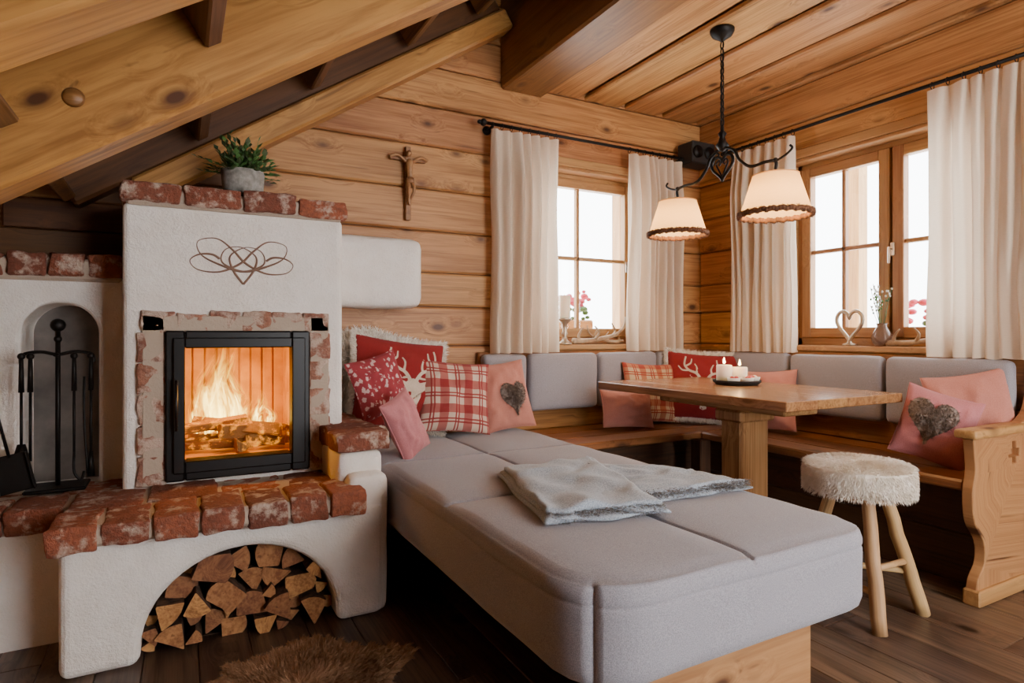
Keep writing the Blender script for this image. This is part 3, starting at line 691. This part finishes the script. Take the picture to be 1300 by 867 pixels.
# ---------------------------------------------------------------- pillows
def pillow(name,loc,w,h,th,yaw,lean,roll,mats,deco=None,seed=0,trim=None,dc=(0,0),hs=.58):
    T=Matrix.Translation(loc)@Matrix.Rotation(math.radians(yaw),4,'Z')@Matrix.Rotation(math.radians(90-lean),4,'X')@Matrix.Rotation(math.radians(roll),4,'Z')
    mb=MB();n=30
    def P(x,y,sd,lift=0):
        xx=x*w/2*(1-.07*(1-y*y));yy=y*h/2*(1-.07*(1-x*x));k=max(0,(1-x**4)*(1-y**4))
        b=.5*th*(k**.5)*(.72+.28*(1-x*x)*(1-y*y))
        wr=.020*noise.noise(V((x*2.0+seed,y*2.0,sd*3)))*k+.012*noise.noise(V((x*5+seed,y*5,sd*3)))*k
        return V((xx,yy,sd*(b+lift)+wr))
    vs=[];lc=[]
    for sd in(1,-1):
        for j in range(n+1):
            for i in range(n+1):
                x=math.sin(math.pi/2*(2*i/n-1));y=math.sin(math.pi/2*(2*j/n-1));p=P(x,y,sd);vs.append(T@p);lc.append(V((x*w/2,y*h/2,sd)))
    N=(n+1)**2;fs=[[s_*N+j*(n+1)+i,s_*N+j*(n+1)+i+1,s_*N+(j+1)*(n+1)+i+1,s_*N+(j+1)*(n+1)+i] for s_ in(0,1) for j in range(n) for i in range(n)]
    mb.add(vs,fs,lc,None,0,True)
    ed=[]
    for k in range(4):
        for i in range(14):
            t=-1+2*i/14;x,y=((t,-1),(1,t),(-t,1),(-1,-t))[k];ed.append(T@P(x,y,1))
    mb.tube(ed,.003,6,0,closed=True)
    def ribbon(pts,wd,mi,lift=.0015):
        pts=cr(pts,6);vs=[]
        for i,p in enumerate(pts):
            t=(pts[min(i+1,len(pts)-1)]-pts[max(i-1,0)]).normalized();nn=V((-t.y,t.x,0));f=wd*(1-.55*i/len(pts))
            for sg in(-1,0,1): q=p+nn*f*sg;vs.append(T@P(q.x+dc[0],q.y+dc[1],1,lift))
        mb.add(vs,[[i*3+k,i*3+k+1,i*3+4+k,i*3+3+k] for i in range(len(pts)-1) for k in(0,1)],None,None,mi,True)
    def star(c,poly,mi,lift=.0015,puff=0,rings=6):
        vs=[];m=len(poly)
        for q in range(rings+1):
            for p in poly:
                f=q/rings;x=c[0]+(p[0]-c[0])*f+dc[0];y=c[1]+(p[1]-c[1])*f+dc[1];vs.append(T@P(x,y,1,lift+puff*math.sqrt(max(0,1-f*f))))
        mb.add(vs,[[a*m+i,a*m+(i+1)%m,(a+1)*m+(i+1)%m,(a+1)*m+i] for a in range(rings) for i in range(m)],None,None,mi,True);return vs
    if deco=='deer':
        head=[(0,-.78),(.12,-.74),(.17,-.6),(.15,-.42),(.24,-.25),(.27,-.1),(.5,-.02),(.62,.1),(.42,.12),(.22,.08),(.1,.16),(0,.17)]
        poly=head+[(-x,y) for x,y in head[::-1][1:-1]];star((0,-.3),[(x*.75,y) for x,y in poly],1)
        for sg in(1,-1):
            ribbon([(sg*.07,.12),(sg*.2,.32),(sg*.42,.42),(sg*.55,.6),(sg*.5,.88)],.045,1)
            ribbon([(sg*.22,.33),(sg*.2,.5),(sg*.26,.66)],.032,1);ribbon([(sg*.42,.42),(sg*.6,.42),(sg*.72,.56)],.032,1);ribbon([(sg*.52,.55),(sg*.38,.66),(sg*.34,.82)],.03,1);ribbon([(sg*.13,.2),(sg*.3,.18),(sg*.4,.27)],.028,1)
    if deco=='heart':
        poly=[]
        for i in range(40):
            t=2*math.pi*i/40;x=16*math.sin(t)**3;y=13*math.cos(t)-5*math.cos(2*t)-2*math.cos(3*t)-math.cos(4*t);poly.append((x/17*hs,y/17*hs*1.04))
        vs=star((0,0),poly,1,.002,.01);nrm=(T.to_3x3()@V((0,0,1)));sm=[];m=40
        for i in range(3200):
            a=R.randrange(0,6);k=R.randrange(0,m);p=vs[a*m+k].lerp(vs[(a+1)*m+(k+1)%m],R.random()).lerp(vs[(a+1)*m+k],R.random());sm.append((p,nrm))
        mb.strands(sm,.018,.0022,1,.6,.7)
    if trim is not None:
        sm=[];cc=V(loc)
        for i in range(7000):
            j=R.randrange(len(ed));p=ed[j].lerp(ed[(j+1)%len(ed)],R.random());o=(p-cc).normalized();sm.append((p+V((R.uniform(-.006,.006),R.uniform(-.006,.006),R.uniform(-.006,.006))),o))
        mb.strands(sm,.03,.0035,trim,.2,.6)
    return mb.build(name,mats)
pillow('deer_cushion',(.925,2.84,.765),.46,.44,.12,4,14,-8,['red','cream','furw'],'deer',1,trim=2,dc=(.22,-.08))
pillow('leaf_print_cushion',(.775,2.66,.775),.25,.27,.11,12,14,14,['print'],None,2)
pillow('rose_cushion',(.815,2.42,.625),.18,.27,.10,30,12,22,['rose'],None,3)
pillow('plaid_cushion',(1.19,2.78,.695),.36,.36,.12,-4,18,-6,['plaid'],None,4)
pillow('heart_cushion',(1.475,2.80,.685),.28,.36,.11,-6,18,6,['pink','furd'],'heart',5,dc=(.25,-.1))
pillow('pink_lumbar_cushion',(2.25,2.76,.575),.36,.21,.10,0,14,-4,['pink'],None,6)
pillow('plaid_cushion',(2.50,2.84,.65),.38,.36,.09,-6,12,-3,['plaid2'],None,7)
pillow('deer_cushion',(2.80,2.72,.685),.44,.42,.11,-38,16,-4,['red','cream','furw'],'deer',8,trim=2)
pillow('apricot_cushion',(2.88,2.32,.635),.32,.34,.11,-72,14,4,['pink'],None,9)
pillow('heart_cushion',(2.74,1.38,.620),.27,.30,.11,-52,16,-18,['rose','furd'],'heart',10,dc=(-.22,.12),hs=.74)
pillow('pink_cushion',(2.885,1.31,.655),.30,.38,.11,-50,10,10,['pink'],None,13)
def sheepskin(name,c,w,h,yaw,lean,seed):
    T=Matrix.Translation(c)@Matrix.Rotation(math.radians(yaw),4,'Z')@Matrix.Rotation(math.radians(90-lean),4,'X')
    mb=MB();n=18;vs=[];nr=T.to_3x3()@V((0,0,1))
    def rad(a): return 1+.1*math.sin(3*a+seed)+.06*math.sin(5*a)
    sm=[]
    for sd in(1,-1):
        for q in range(n+1):
            for k in range(48):
                a=2*math.pi*k/48;f=q/n;e=(abs(math.cos(a))**4+abs(math.sin(a))**4)**-.25;x=f*w/2*e*math.cos(a)*rad(a)*.92;y=f*h/2*e*math.sin(a)*rad(a)*.92
                vs.append(T@V((x,y,sd*.014*math.sqrt(max(0,1-f*f)))))
    N=(n+1)*48
    mb.add(vs,[[s_*N+q*48+k,s_*N+q*48+(k+1)%48,s_*N+(q+1)*48+(k+1)%48,s_*N+(q+1)*48+k] for s_ in(0,1) for q in range(n) for k in range(48)],None,None,0,True)
    for i in range(12000):
        q=int(n*math.sqrt(R.random()));k=R.randrange(48);p=vs[q*48+k].lerp(vs[min(n,q+1)*48+(k+1)%48],R.random());out=(p-V(c)).normalized()
        sm.append((p,nr*(1.1-q/n)+out*(q/n)))
    mb.strands(sm,.028,.004,0,.3,.6);return mb.build(name,['furw'])
sheepskin('sheepskin_throw',(.85,2.965,.80),.54,.48,2,3,1)

# ---------------------------------------------------------------- corner bench
bp=bpy.data.objects.new('corner_bench',None);scene.collection.objects.link(bp);bp.location=(2.7,2.5,0)
mb=MB()
mb.box((1.64,2.49,.42),(3.0,2.66,.46),0,.008);mb.box((1.64,2.662,.42),(3.0,2.83,.46),0,.006);mb.box((1.64,2.832,.42),(3.06,3.0,.46),0,.006)
mb.box((2.55,1.19,.42),(2.72,2.488,.46),1,.008);mb.box((2.722,1.19,.42),(2.89,2.488,.46),1,.006);mb.box((2.892,1.19,.42),(3.06,2.488,.46),1,.006)
par(mb.build('seat',['bench']),bp)
mb=MB()
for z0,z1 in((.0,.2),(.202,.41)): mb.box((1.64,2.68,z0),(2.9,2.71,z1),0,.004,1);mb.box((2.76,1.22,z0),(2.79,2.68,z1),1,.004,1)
for z0,z1 in((.46,.68),(.682,.905)): mb.box((1.42,YW-.045,z0),(3.06,YW-.008,z1),0,.006);mb.box((XW-.045,1.19,z0),(XW-.008,3.0,z1),1,.006)
mb.box((2.52,2.46,0),(2.60,2.54,.42),2,.006,1);mb.box((1.67,2.52,0),(1.74,2.59,.42),2,.006,1)
par(mb.build('back_and_front_panels',['bench','benchd']),bp)
pp=[(p.x,p.y) for p in cr([(2.545,.615),(2.56,.50),(2.54,.42),(2.555,.31),(2.62,.23),(2.625,.15),(2.575,.09),(2.56,.0)],5)]+[(3.08,.0),(3.08,.90)]+[(p.x,p.y) for p in cr([(3.05,.90),(3.03,.78),(2.97,.68),(2.82,.635),(2.66,.63),(2.56,.62)],5)][:-1]
e=prism('end_panel',pp,1.155,1.192,['pine'])
cut=[]
for (x0,x1,z0,z1) in((2.838,2.868,.50,.585),(2.810,2.896,.527,.557)): cut.append(pbox('c',(x0,1.1,z0),(x1,1.183,z1)))
apply_bool(e,cut)
bev(e,.005,2);par(e,bp)
mb=MB();mb.rbox((2.52,1.135,.618),(2.95,1.212,.652),.012,(4,2,2),nz=.001);mb.box((2.56,1.14,0),(3.08,1.2,.06),0,.006)
par(mb.build('armrest',['pine']),bp)
cp=MB()
def bc(axis,s0,s1):
    if axis=='X': cp.rbox((s0,YW-.125,.575),(s1,YW-.047,.895),.03,(6,3,6),nz=.003,puff=.12)
    else: cp.rbox((XW-.125,s0,.575),(XW-.047,s1,.895),.03,(3,6,6),nz=.003,puff=.12)
for a,b in((1.42,1.685),(1.70,2.165),(2.18,2.62),(2.635,2.96)): bc('X',a,b)
for a,b in((2.27,2.90),(1.745,2.255),(1.22,1.73)): bc('Y',a,b)
par(cp.build('back_cushions',['cushback']),bp)

# ---------------------------------------------------------------- table
mb=MB();tz=.75
for i,(a,b) in enumerate(((1.97,2.155),(2.156,2.34),(2.341,2.53),(2.531,2.72))): mb.box((a,1.50,tz-.038),(b,2.66,tz),1,.003)
mb.box((2.22,1.70,.655),(2.44,2.46,.712),1,.006)
mb.box((2.235,1.94,.08),(2.425,2.06,.655),2,.01);mb.box((2.215,1.92,.60),(2.445,2.08,.655),2,.01)
mb.box((2.07,1.93,0),(2.59,2.07,.08),0,.012);mb.box((2.27,1.70,0),(2.39,2.32,.078),1,.012)
mb.build('dining_table',['oak'])
mb=MB();cx,cy=2.47,2.17
mb.lathe([(.001,0),(.10,0),(.115,.012),(.118,.022),(.112,.022),(.10,.008),(.001,.007)],(cx,cy,tz+.001),28,3)
for dx,dy,h in((-.05,.035,.090),(.045,.02,.078)):
    mb.lathe([(.036,0),(.038,.003),(.038,h-.004),(.035,h),(.001,h-.006)],(cx+dx,cy+dy,tz+.008),20,1);mb.tube([(cx+dx,cy+dy,tz+h),(cx+dx,cy+dy,tz+h+.018)],.001,5,3)
    mb.lathe([(.001,0),(.007,.006),(.005,.018),(.001,.032)],(cx+dx,cy+dy,tz+h+.014),10,2,caps=False)
for bx,by in((-.07,-.045),(-.005,-.07),(.07,-.045)):
    mb.lathe([(.015,0),(.028,.012),(.033,.03),(.030,.03),(.024,.014),(.001,.006)],(cx+bx,cy+by,tz+.008),18,5)
    for i in range(6): a=R.uniform(0,6.28);mb.ball((cx+bx+.015*math.cos(a),cy+by+.015*math.sin(a),tz+.036),R.uniform(.008,.011),4 if i%3 else 5,seg=8)
for i in range(10):
    a=R.uniform(0,6.28);rr=R.uniform(.06,.095);mb.ball((cx+rr*math.cos(a),cy+rr*math.sin(a),tz+.020),R.uniform(.009,.014),4 if i%3 else 0)
mb.build('candle_tray',['oak','wax','cflame','dark','apple','ceramic'])

# ---------------------------------------------------------------- pendant lamp
LX,LY=2.215,2.03
mb=MB();mb.lathe([(.055,0),(.055,-.012),(.045,-.03),(.02,-.045),(.008,-.055),(.001,-.06)],(LX,LY,CZ),24,0)
z=CZ-.058;k=0
while z>1.96:
    c=V((LX,LY,z-.015));pts=[]
    for q in range(12):
        a=2*math.pi*q/12;d=V((math.cos(a)*.009,0,0)) if k%2 else V((0,math.cos(a)*.009,0));pts.append(c+d+V((0,0,math.sin(a)*.019)))
    mb.tube(pts,.003,5,0,closed=True);z-=.030;k+=1
mb.tube(cr([(LX+.012,LY+.005,CZ-.05),(LX-.012,LY-.01,2.2),(LX+.010,LY+.01,2.05),(LX,LY,1.93)],6),.0028,6,0)
mb.lathe([(.001,.0),(.012,.005),(.03,.03),(.018,.05),(.012,.07),(.02,.085),(.008,.10),(.004,.12)],(LX,LY,1.85),16,0)
def YZ(y,z): return V((LX,LY+y,z))
H=[]
for i in range(36):
    t=2*math.pi*i/36;H.append(YZ(16*math.sin(t)**3/17*.068,1.785+(13*math.cos(t)-5*math.cos(2*t)-2*math.cos(3*t)-math.cos(4*t))/17*.068))
mb.tube(H,.007,8,0,closed=True)
for sg in (1,-1):
    mb.tube(cr([YZ(0,1.735),YZ(sg*.02,1.77),YZ(sg*.035,1.80),YZ(sg*.02,1.815),YZ(sg*.010,1.80),YZ(sg*.018,1.79)],5),.0042,7,0)
    mb.tube(cr([YZ(sg*.05,1.86),YZ(sg*.02,1.845),YZ(sg*.03,1.83)],5),.004,6,0)
    mb.tube(cr([YZ(sg*.01,1.87),YZ(sg*.07,1.84),YZ(sg*.10,1.79),YZ(sg*.16,1.745),YZ(sg*.24,1.745),YZ(sg*.29,1.735),YZ(sg*.29,1.70)],6),.007,8,0)
    mb.tube(cr([YZ(sg*.29,1.735),YZ(sg*.34,1.75),YZ(sg*.37,1.77),YZ(sg*.36,1.785)],5),[.005]*16,8,0)
    mb.ball(YZ(sg*.29,1.74),.011,0);c=YZ(sg*.29,0)
    mb.lathe([(.022,1.69),(.022,1.64),(.018,1.62)],c,16,0)
    mb.lathe([(.092,1.675),(.094,1.67),(.142,1.515)],c,36,1,caps=False)
    mb.tube([V((c.x+.092*math.cos(a),c.y+.092*math.sin(a),1.675)) for a in [2*math.pi*q/36 for q in range(36)]],.003,6,1,closed=True)
    for q in range(3): a=2*math.pi*q/3;mb.tube([(c.x,c.y,1.68),(c.x+.092*math.cos(a),c.y+.092*math.sin(a),1.675)],.002,5,0)
    sm=[]
    for q in range(72):
        a=2*math.pi*q/72;mb.ball((c.x+.143*math.cos(a),c.y+.143*math.sin(a),1.510+.003*math.sin(q*2.1)),.012,3,(1,1,1.0),6)
    for q in range(2200):
        a=R.uniform(0,6.283);sm.append((V((c.x+.146*math.cos(a),c.y+.146*math.sin(a),1.510+R.uniform(-.012,.012))),V((math.cos(a),math.sin(a),0))))
    mb.strands(sm,.012,.002,3,.3,.8)
    mb.ball((c.x,c.y,1.60),.028,2,(1,1,1.2))
    L=bpy.data.lights.new('pendant_bulb_light','POINT');L.energy=7.0;L.color=(1,.62,.26);L.shadow_soft_size=.03;lo=bpy.data.objects.new('pendant_bulb_light',L);lo.location=(c.x,c.y,1.56);scene.collection.objects.link(lo)
mb.build('pendant_lamp',['iron','shade','bulb','furbr'])

# ---------------------------------------------------------------- stool
mb=MB();SX,SY=2.13,1.33;ST=.550
feet=[(2.045,1.20),(2.335,1.215),(2.06,1.52)];tops=[(SX-.045,SY-.06),(SX+.07,SY-.045),(SX-.02,SY+.075)]
for (fx,fy),(tx,ty) in zip(feet,tops):
    p=[V((tx,ty,.46)).lerp(V((fx,fy,0)),t)+V((R.uniform(-.003,.003),R.uniform(-.003,.003),0)) for t in [i/8 for i in range(9)]];p[-1].z=0
    mb.tube(p,[.021,.021,.022,.023,.023,.023,.024,.024,.023],12,0)
def legp(i,t): return V((*tops[i],.46)).lerp(V((*feet[i],0)),t)
mb.tube([legp(0,.55),legp(1,.58)],.011,10,0);mb.tube([legp(1,.66),legp(2,.66)],.011,10,0);mb.tube([legp(0,.72),legp(2,.72)],.011,10,0)
prof=[(.001,-.095),(.15,-.095),(.168,-.085),(.176,-.06),(.177,-.03),(.168,-.008),(.14,.004),(.08,.010),(.001,.012)]
mb.lathe([(.14,-.115),(.145,-.113),(.145,-.092),(.001,-.09)],(SX,SY,ST),28,0)
mb.lathe(prof,(SX,SY,ST-.01),40,1)
sm=[]
for i in range(22000):
    a=R.uniform(0,6.28)
    if i%2: q=R.random();rr=.174;z=-.095+q*.085;n=V((math.cos(a),math.sin(a),-.9))
    else:
        rr=.174*math.sqrt(R.random());z=.010-.016*(rr/.174)**6;n=V((math.cos(a)*.8,math.sin(a)*.8,.45))
    sm.append((V((SX+rr*math.cos(a),SY+rr*math.sin(a),ST-.01+z)),n))
mb.strands(sm,.015,.0024,1,.5,.45)
mb.build('fur_stool',['leg','furw'])

# ---------------------------------------------------------------- sill ornaments
def antler(name,T,sc=1.0):
    mb=MB();pt=lambda *a:[T@(V(p)*sc) for p in a]
    def t(pts,r0,r1): p=cr(pt(*pts),6);mb.tube(p,[(r0+(r1-r0)*i/len(p))*sc for i in range(len(p))],8)
    t([(-.20,0,.02),(-.1,.01,.02),(.0,0,.035),(.1,-.01,.06),(.17,0,.11),(.19,.01,.17)],.018,.005)
    t([(-.17,0,.02),(-.17,-.0,.06),(-.14,-.0,.10)],.012,.003);t([(-.05,0,.03),(-.03,-.01,.07),(-.06,-.01,.11)],.012,.003);t([(.08,0,.05),(.11,.01,.08),(.09,.02,.13)],.011,.003)
    t([(-.20,0,.02),(-.205,0,.02),(-.215,0,.02)],.019,.017);return mb.build(name,['antler'])
sz=.943
antler('deer_antler',Matrix.Translation((2.27,YW-.015,sz)),1.0);antler('deer_antler',Matrix.Translation((2.33,YW+.045,sz))@Matrix.Rotation(math.pi,4,'Z'),.7)
antler('deer_antler',Matrix.Translation((XW-.01,1.60,sz))@Matrix.Rotation(-math.pi/2,4,'Z'),.85)
mb=MB();c=(2.0,YW-.01,sz)
mb.lathe([(.045,0),(.045,.008),(.018,.025),(.012,.05),(.02,.065),(.012,.08),(.016,.12),(.04,.145),(.045,.155),(.001,.157)],c,20,0);mb.lathe([(.033,.157),(.034,.16),(.034,.285),(.03,.29),(.001,.283)],c,20,1);mb.tube([(c[0],c[1],sz+.283),(c[0],c[1],sz+.298)],.0015,5,2)
mb.build('pillar_candle_holder',['pewter','wax','dark'])
mb=MB();hc=V((XW-.0,1.98,sz+.115));H=[]
for i in range(40):
    t=2*math.pi*i/40;H.append(hc+V((.0,16*math.sin(t)**3/17*.075,(13*math.cos(t)-5*math.cos(2*t)-2*math.cos(3*t)-math.cos(4*t))/17*.095+.0)))
mb.tube(H,.010,8,0,closed=True);mb.lathe([(.035,0),(.035,.008),(.012,.015),(.009,.03)],(hc.x,hc.y,sz),18,0);mb.build('heart_ornament',['pewter'])
mb=MB();vc=(XW,1.81,sz);mb.lathe([(.03,0),(.045,.02),(.048,.05),(.03,.085),(.022,.10),(.027,.115),(.022,.112),(.018,.1),(.025,.085),(.04,.05),(.001,.01)],vc,20,0)
for i in range(16):
    a=R.uniform(0,6.28);e=R.uniform(1.15,1.5);L=R.uniform(.16,.27);b=V((vc[0],vc[1],sz+.05));t=b+V((math.cos(a)*math.cos(e),math.sin(a)*math.cos(e),math.sin(e)))*L
    mb.tube([b,b.lerp(t,.5)+V((0,0,.01)),t],.0014,4,1)
    for q in range(3): mb.ball(b.lerp(t,.75+.1*q)+V((R.uniform(-.01,.01),R.uniform(-.01,.01),0)),.0045,2 if q>0 else 1,(1,1,1.4),6)
mb.build('flower_vase',['vase','leaf','white_fl'])
# exterior
mb=MB()
for x in(1.2,3.15): mb.box((x,3.95,-.2),(x+.10,4.07,2.9),2,.01)
for z in(.25,.45,.65): mb.box((.4,3.98,z),(4.6,4.01,z+.12),0,.005)
for y in(2.62,.4): mb.box((4.2,y,-.2),(4.32,y+.10,2.9),2,.01)
mb.box((.4,3.9,2.5),(4.6,4.1,2.65),0,.01)
mb.build('balcony_railing',['pine'])
def fbox(name,c,L,ax,n=70):
    mb=MB();d=(L/2,.08) if ax==0 else (.08,L/2);mb.box((c[0]-d[0],c[1]-d[1],c[2]-.15),(c[0]+d[0],c[1]+d[1],c[2]),ax,.01)
    for i in range(n):
        p=V((c[0]+R.uniform(-d[0],d[0]),c[1]+R.uniform(-d[1],d[1]),c[2]+R.uniform(0,.2)))
        mb.ball(p,R.uniform(.015,.028),1 if p.z<c[2]+.09 else 2,(1,1,.7),6)
    mb.build(name,['pine','leaf','flower'])
fbox('geranium_box',(2.32,3.45,1.10),.28,0,50);fbox('geranium_box',(3.5,1.84,.98),.34,1,60)
# hide rug
mb=MB();cx,cy=.30,1.80;n=40
poly=[(cx+ .30*math.cos(a)*(1+.16*math.sin(4*a+.5)+.08*math.sin(7*a)),cy+.27*math.sin(a)*(1+.12*math.cos(5*a))) for a in [2*math.pi*i/n for i in range(n)]]
vs=[]
for q in range(9):
    for p in poly: f=q/8;vs.append(V((cx+(p[0]-cx)*f,cy+(p[1]-cy)*f,.012-.010*f**3)))
mb.add(vs,[[q*n+i,q*n+(i+1)%n,(q+1)*n+(i+1)%n,(q+1)*n+i] for q in range(8) for i in range(n)],None,None,0,True);sm=[]
for i in range(20000):
    q=int(8*math.sqrt(R.random()));k=R.randrange(n);p=vs[q*n+k].lerp(vs[(q+1)*n+(k+1)%n],R.random()).lerp(vs[q*n+(k+1)%n],R.random()*.5);o=(p-V((cx,cy,0)));o.z=0;sm.append((p,o.normalized()*.8+V((0,0,.5))))
mb.strands(sm,.024,.0028,0,.4,.4);mb.build('fur_hide_rug',['hide'])

# ---------------------------------------------------------------- lights, world, camera
def pl(name,loc,e,c,r=.05):
    L=bpy.data.lights.new(name,'POINT');L.energy=e;L.color=c;L.shadow_soft_size=r;o=bpy.data.objects.new(name,L);o.location=loc;scene.collection.objects.link(o)
pl('fire_light',(.17,2.64,.82),5.5,(1,.44,.06),.05)
pl('candle_light',(2.46,2.16,.90),.9,(1,.55,.2),.02)
L=bpy.data.lights.new('warm_fill_light','AREA');L.energy=20;L.color=(1,.80,.58);L.shape='DISK';L.size=1.0  # added warm fill behind the camera, not a fixture of the room
o=bpy.data.objects.new('warm_fill_light',L);o.location=(2.1,-.9,2.3);o.rotation_euler=(math.radians(35),0,0);scene.collection.objects.link(o)
w=bpy.data.worlds.new('sky');scene.world=w;w.use_nodes=True;nt=w.node_tree;bg=nt.nodes['Background'];bg.inputs[0].default_value=(.96,.98,1,1);bg.inputs[1].default_value=13.0
cam=bpy.data.cameras.new('camera');co=bpy.data.objects.new('camera',cam);scene.collection.objects.link(co);co.location=(0,0,1.0);co.rotation_euler=(math.pi/2,0,-math.radians(28.5));cam.lens=36*775/1300;cam.sensor_width=36;cam.shift_y=-.0065;cam.clip_start=.02
scene.camera=co
